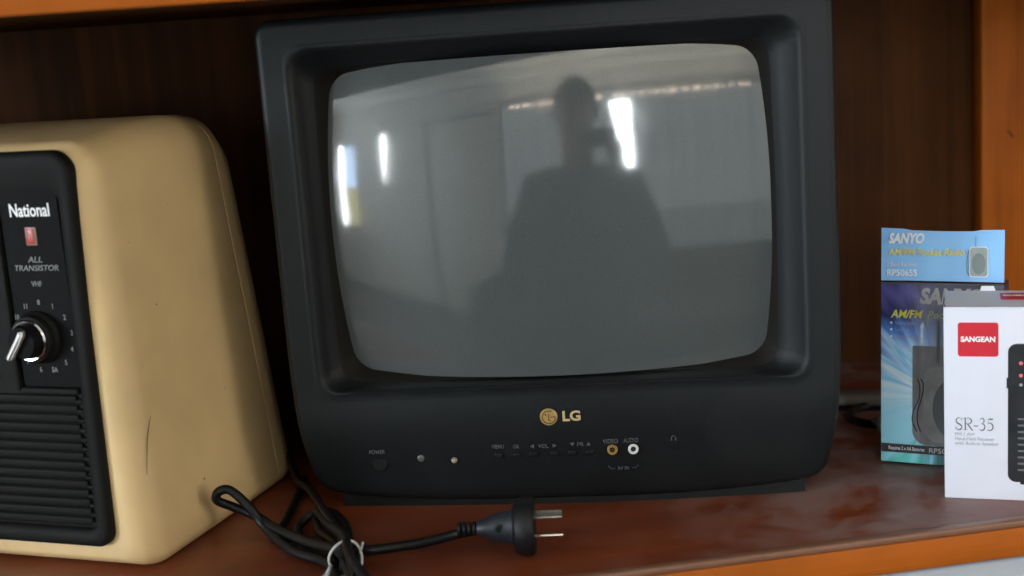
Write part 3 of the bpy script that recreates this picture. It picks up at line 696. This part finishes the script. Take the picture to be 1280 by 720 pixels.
# ================================================================== WHITE RADIO CARTON
wc = thing('radio_carton', 'white pocket radio carton with red square logo in front of the blue carton', 'box', (.2372, -.0598, 0), (0, 0, -radians(27)))
WW, WD, WH = .082, .046, .1268
box('carton_body', (0, 0, 0), (WW, WD, WH-.0012), M_card, wc, .0006)
mesh('lid', [(.0004, -.0004, WH-.0012), (WW-.0004, -.0004, WH-.0012), (WW-.001, WD-.001, WH-.0010), (.001, WD-.001, WH-.0010), (.0004, -.0004, WH-.0004), (WW-.0004, -.0004, WH-.0004), (WW-.001, WD-.001, WH+.0006), (.001, WD-.001, WH+.0006)],
     [(0, 1, 5, 4), (1, 2, 6, 5), (2, 3, 7, 6), (3, 0, 4, 7), (4, 5, 6, 7), (3, 2, 1, 0)], M_card, wc, sm=False)
tube('lid_slit', [(.0009, .0000, WH-.0002), (.0001, .0100, WH-.0001), (.0004, .0260, WH+.0001)], .00035, M_black, wc, nseg=5, m=1)
mesh('tuck_tab', [(.0225, WD-.001, WH+.0002), (.0325, WD-.001, WH+.0002), (.0310, WD+.0004, WH+.0034), (.0235, WD+.0004, WH+.0034), (.0225, WD-.0004, WH+.0002), (.0325, WD-.0004, WH+.0002), (.0310, WD+.0010, WH+.0034), (.0235, WD+.0010, WH+.0034)],
     [(0, 1, 2, 3), (7, 6, 5, 4), (0, 4, 5, 1), (1, 5, 6, 2), (2, 6, 7, 3), (3, 7, 4, 0)], M_card, wc, sm=False)
# red label on the lid
def topplate(P, z, m, nm):
    n = len(P); V = [(p[0], p[1], z) for p in P]+[(p[0], p[1], z+.00015) for p in P]
    return mesh(nm, V, [tuple(range(n))[::-1], tuple(range(n, 2*n))]+[(i, (i+1) % n, n+(i+1) % n, n+i) for i in range(n)], m, wc, sm=False)
topplate(rrect(.0345, .0540, .0190, .0420, .0015, .0015), WH+.0003, M_redlogo, 'lid_logo')
text('lid_lettering', 'SANGEAN', .0445, .0300, WH+.0008, .0050, M_whiteprint, wc, bold=.03, target=.0165, depth=.0001, flatup=True)
def wt(nm, s, x, z, size, m, **kw): return text(nm, s, x, -.0003, z, size, m, wc, align=kw.pop('align', 'LEFT'), **kw)
plate('front_logo', rrect(.0085, .0326, .0945, .1165, .0018, .0018), 0, .00015, M_redlogo, wc)
text('logo_lettering', 'SANGEAN', .02055, -.0004, .1056, .0046, M_whiteprint, wc, bold=.04, target=.0205)
# the model name in a book face: strokes that swell and thin, with serifs
def stroke(P, wds, m=6):
    P = catmull([(p[0], 0, p[1]) for p in P], m); n = len(P); V = []; L_ = []; R_ = []
    for i, p in enumerate(P):
        t = (P[min(i+1, n-1)]-P[max(i-1, 0)]).normalized(); f = i/(n-1)*(len(wds)-1); k = min(int(f), len(wds)-2); wd = wds[k]+(wds[k+1]-wds[k])*(f-k)
        nn = Vector((-t.z, 0, t.x))*wd*.5; L_.append(p+nn); R_.append(p-nn)
    return [(q.x, q.z) for q in L_]+[(q.x, q.z) for q in reversed(R_)]
def glyph(strokes, x, z, h, wd_):
    V = []; F = []
    for j, st in enumerate(strokes):
        P = stroke(*st) if isinstance(st, tuple) else st
        n = len(P)//2; b0 = len(V); V += [(x+p[0]*wd_, -.0003-.00001*j, z+p[1]*h) for p in P]
        F += [(b0+i, b0+i+1, b0+2*n-2-i, b0+2*n-1-i) for i in range(n-1)]
    return mesh('model_lettering', V, F, M_darkprint, wc, sm=False)
a_, b_ = .035, .12
S_ = [([(.82, .78), (.62, .96), (.35, .95), (.16, .78), (.26, .58), (.60, .44), (.82, .26), (.66, .05), (.36, .02), (.12, .22)], [a_, a_, .07, b_, b_, .14, b_, b_, .07, a_]), [(.80, .74), (.84, .74), (.84, .98), (.80, .98)], [(.10, .02), (.14, .02), (.14, .27), (.10, .27)]]
R_g = [[(.18, 0), (.29, 0), (.29, .98), (.18, .98)], [(.05, 0), (.42, 0), (.42, .035), (.05, .035)], ([(.05, .965), (.4, .965), (.66, .93), (.80, .74), (.66, .54), (.28, .49)], [a_, a_, .07, .13, .07, a_]), ([(.45, .49), (.65, .25), (.85, .02), (.98, .015)], [.11, .12, .10, a_])]
H_g = [[(.1, .30), (.9, .30), (.9, .38), (.1, .38)]]
T_g = [([(.16, .80), (.32, .95), (.58, .96), (.72, .78), (.60, .60), (.36, .52)], [a_, .05, .09, b_, .08, a_]), ([(.36, .52), (.64, .50), (.80, .28), (.68, .07), (.40, .0), (.14, .07)], [a_, .08, .14, .13, .08, .06])]
F_g = [[(.26, .86), (.80, .86), (.84, .97), (.30, .97)], ([(.29, .95), (.24, .75), (.19, .53)], [a_, a_, a_]), ([(.19, .53), (.50, .60), (.80, .40), (.76, .14), (.46, .0), (.12, .06)], [a_, .08, .14, .13, .08, .06])]
for gl, gx, gw in ((S_, .0064, .0052), (R_g, .0112, .0066), (H_g, .0176, .0032), (T_g, .0206, .0048), (F_g, .0254, .0048)): glyph(gl, gx, .0462, .0082, gw)
for i, (s, z) in enumerate((('FM / AM', .0432), ('Hand-Held Receiver', .0402), ('with Built-in Speaker', .0372))):
    wt('small_lettering', s, .0064, z, .0030, M_greyprint, target=(.0115, .0235, .0265)[i])
rad = plate('picture_radio', rrect(.0382, .0800, .0125, .1030, .0055, .0050), 0, .00015, M_radioblack, wc)
for z in (.0905, .0825): plate('picture_dot', [(.0458+.0012*cos(2*pi*k/14), z+.0012*sin(2*pi*k/14)) for k in range(14)], -.00015, .00015, mat('pink_print', (.70, .16, .17), .5), wc)
plate('picture_dot', [(.0458+.0010*cos(2*pi*k/14), .0765+.0010*sin(2*pi*k/14)) for k in range(14)], -.00015, .00015, M_silverprint, wc)
plate('picture_slider', rrect(.0374, .0384, .0740, .0810, .0003, .0003, nc=2, ne=2), 0, .00014, M_radioblack, wc)
plate('picture_strap', rrect(.0455, .0500, .0110, .0127, .0006, .0006, nc=2, ne=2), 0, .00014, M_radioblack, wc)
for k in range(9): plate('picture_grille', rrect(.0440, .0760, .0200+k*.0042, .0212+k*.0042, .0004, .0004, nc=2, ne=2), -.00015, .0001, M_darkprint, wc)

# ================================================================== THINGS BEHIND THE CARTONS
pb = thing('adaptor', 'grey plastic power adaptor strip lying behind the blue carton', 'adaptor', (.30, .135, 0), (0, 0, radians(-22)))
box('adaptor_body', (-.085, -.010, .0030), (.06, .012, .0125), M_junk, pb, .003)
box('adaptor_base', (-.085, -.011, 0), (.06, .013, .0028), M_tvdark, pb, .001)
pk = thing('cable_connector', 'small grey connector on a black cable lying beside the blue carton', 'cable', (.262, .072, 0), (0, 0, radians(-15)))
tube('connector_body', [(-.012, 0, .0085), (-.008, 0, .0088), (.02, 0, .0088), (.03, 0, .0085)], .0062, M_junk, pk, nseg=14, taper=lambda t: .65+.35*min(1, t*4))
tube('cable', [(-.011, 0, .0085), (-.022, .012, .0070), (-.026, .035, .0045), (-.016, .060, .0035), (.02, .085, .0035)], .0034, M_cord, pk)

# ================================================================== PHOTOGRAPHER (seen reflected in the tube)
per = thing('person', 'person in a dark shirt holding up a small camera, reflected in the television screen', 'person', (-.24, -1.02, SH))
def skin(name, verts, edges, radii, material, parent, sub=2):
    me = bpy.data.meshes.new(name); me.from_pydata(verts, edges, []); me.update()
    o = link(name, me, material, parent)
    md = o.modifiers.new('skin', 'SKIN'); md.use_smooth_shade = True
    for i, r in enumerate(radii):
        me.skin_vertices[0].data[i].radius = r if isinstance(r, tuple) else (r, r)
    me.skin_vertices[0].data[0].use_root = True
    s = o.modifiers.new('sub', 'SUBSURF'); s.levels = sub; s.render_levels = sub
    return o
bv = [(0, 0, .95), (0, 0, 1.08), (0, 0, 1.22), (0, .01, 1.42), (0, .01, 1.50),            # 0-4 pelvis..neck base
      (-.165, 0, 1.405), (-.25, .06, 1.15), (-.02, .105, 1.44),                              # 5-7 left arm, wrist towards the camera
      (.175, 0, 1.405), (.27, .06, 1.15), (.16, .110, 1.47),                                  # 8-10 right arm
      (-.10, 0, .88), (-.11, .02, .48), (-.12, 0, .08), (-.13, .12, .04),                   # 11-14 leg
      (.10, 0, .88), (.11, .02, .48), (.12, 0, .08), (.13, .12, .04)]
be = [(0, 1), (1, 2), (2, 3), (3, 4), (3, 5), (5, 6), (6, 7), (3, 8), (8, 9), (9, 10), (0, 11), (11, 12), (12, 13), (13, 14), (0, 15), (15, 16), (16, 17), (17, 18)]
br = [(.25, .12), (.24, .12), (.20, .12), (.12, .10), .085, .078, .062, .034, .078, .066, .034, .09, .06, .042, .035, .09, .06, .042, .035]
skin('body', bv, be, br, M_shirt, per)
# head: one surface with brow, nose, mouth and chin
V = []; F = []; nu, nv = 28, 20
for j in range(nv+1):
    ph = -pi/2+pi*j/nv
    for i in range(nu):
        th = 2*pi*i/nu; x = .075*cos(th)*cos(ph); y = .095*sin(th)*cos(ph); z = .118*sin(ph)
        x *= 1-.22*max(0, -z/.118)
        if y > .02:
            fx = abs(x)
            y += .022*math.exp(-(fx/.012)**2-((z+.012)/.020)**2) + .006*math.exp(-((z-.028)/.010)**2)-.007*math.exp(-((fx-.032)/.014)**2-((z-.010)/.012)**2)+.005*math.exp(-(fx/.025)**2-((z+.052)/.008)**2)+.008*math.exp(-(fx/.022)**2-((z+.095)/.015)**2)
        V.append((x*1.04, y, z+1.688))
for j in range(nv):
    for i in range(nu): k = (i+1) % nu; F.append((j*nu+i, j*nu+k, (j+1)*nu+k, (j+1)*nu+i))
hd = mesh('head', V, F, M_skin, per, ang=180)
tube('neck', [(0, 0, 1.46), (0, .004, 1.52), (0, .008, 1.62)], .060, M_skin, per, nseg=16)
V2 = []; F2 = []
for j in range(11):
    ph = radians(8)+(pi/2-radians(8))*j/10
    for i in range(nu):
        th = 2*pi*i/nu; k = 1.09+.02*sin(5*th+3*ph); low = -.05 if sin(th) < .3 else .018
        V2.append((.075*k*cos(th)*cos(ph), .097*k*sin(th)*cos(ph), 1.688+.118*1.06*sin(ph)+(low if j == 0 else 0)))
for j in range(10):
    for i in range(nu): k = (i+1) % nu; F2.append((j*nu+i, j*nu+k, (j+1)*nu+k, (j+1)*nu+i))
mesh('hair', V2, F2, M_hair, per, ang=180)
for s in (-1, 1):
    lathe('ear', [(.0, -.004), (.016, -.003), (.020, .002), (.014, .008), (0, .004)], (s*.078, 0, 1.683), M_skin, per, n=16, axis='X')
    lathe('eye', [(.011, 0), (.008, .004), (0, .006)], (s*.031, .074, 1.698), M_white, per, n=14)
def hand(sx, wrist, tgt):
    """palm behind the camera side, four fingers curled over its front, thumb at the back"""
    W_ = Vector(wrist); T = Vector(tgt)
    skin('palm', [W_, W_.lerp(T, .5), T], [(0, 1), (1, 2)], [(.026, .018), (.034, .016), (.030, .013)], M_skin, per, 2)
    for k in range(4):
        z = T.z+.024-k*.016; ln = (.030, .034, .031, .024)[k]
        tube('finger', [(T.x, T.y-.002, z), (T.x+sx*.006, T.y+.014, z+.001), (T.x-sx*.004, T.y+.026, z), (T.x-sx*ln*.7, T.y+.027, z-.002)], .0075, M_skin, per, nseg=10, taper=lambda t: 1-.25*t)
    tube('thumb', [(T.x-sx*.004, T.y-.010, T.z-.020), (T.x-sx*.018, T.y-.016, T.z-.010), (T.x-sx*.030, T.y-.012, T.z+.002)], .0095, M_skin, per, nseg=10, taper=lambda t: 1-.25*t)
hand(-1, (-.02, .105, 1.44), (.040, .130, 1.565)); hand(1, (.16, .110, 1.47), (.152, .130, 1.565))
pc = thing('compact_camera', 'small black compact camera held up by the person', 'camera', (-.145, -.872, .316))
box('camera_body', (-.050, -.012, -.030), (.050, .012, .030), M_black, pc, .004)
lathe('lens', [(.024, -.015), (.024, -.020), (.020, -.024), (.012, -.024), (0, -.022)], (0, 0, 0), M_plate, pc, n=32)
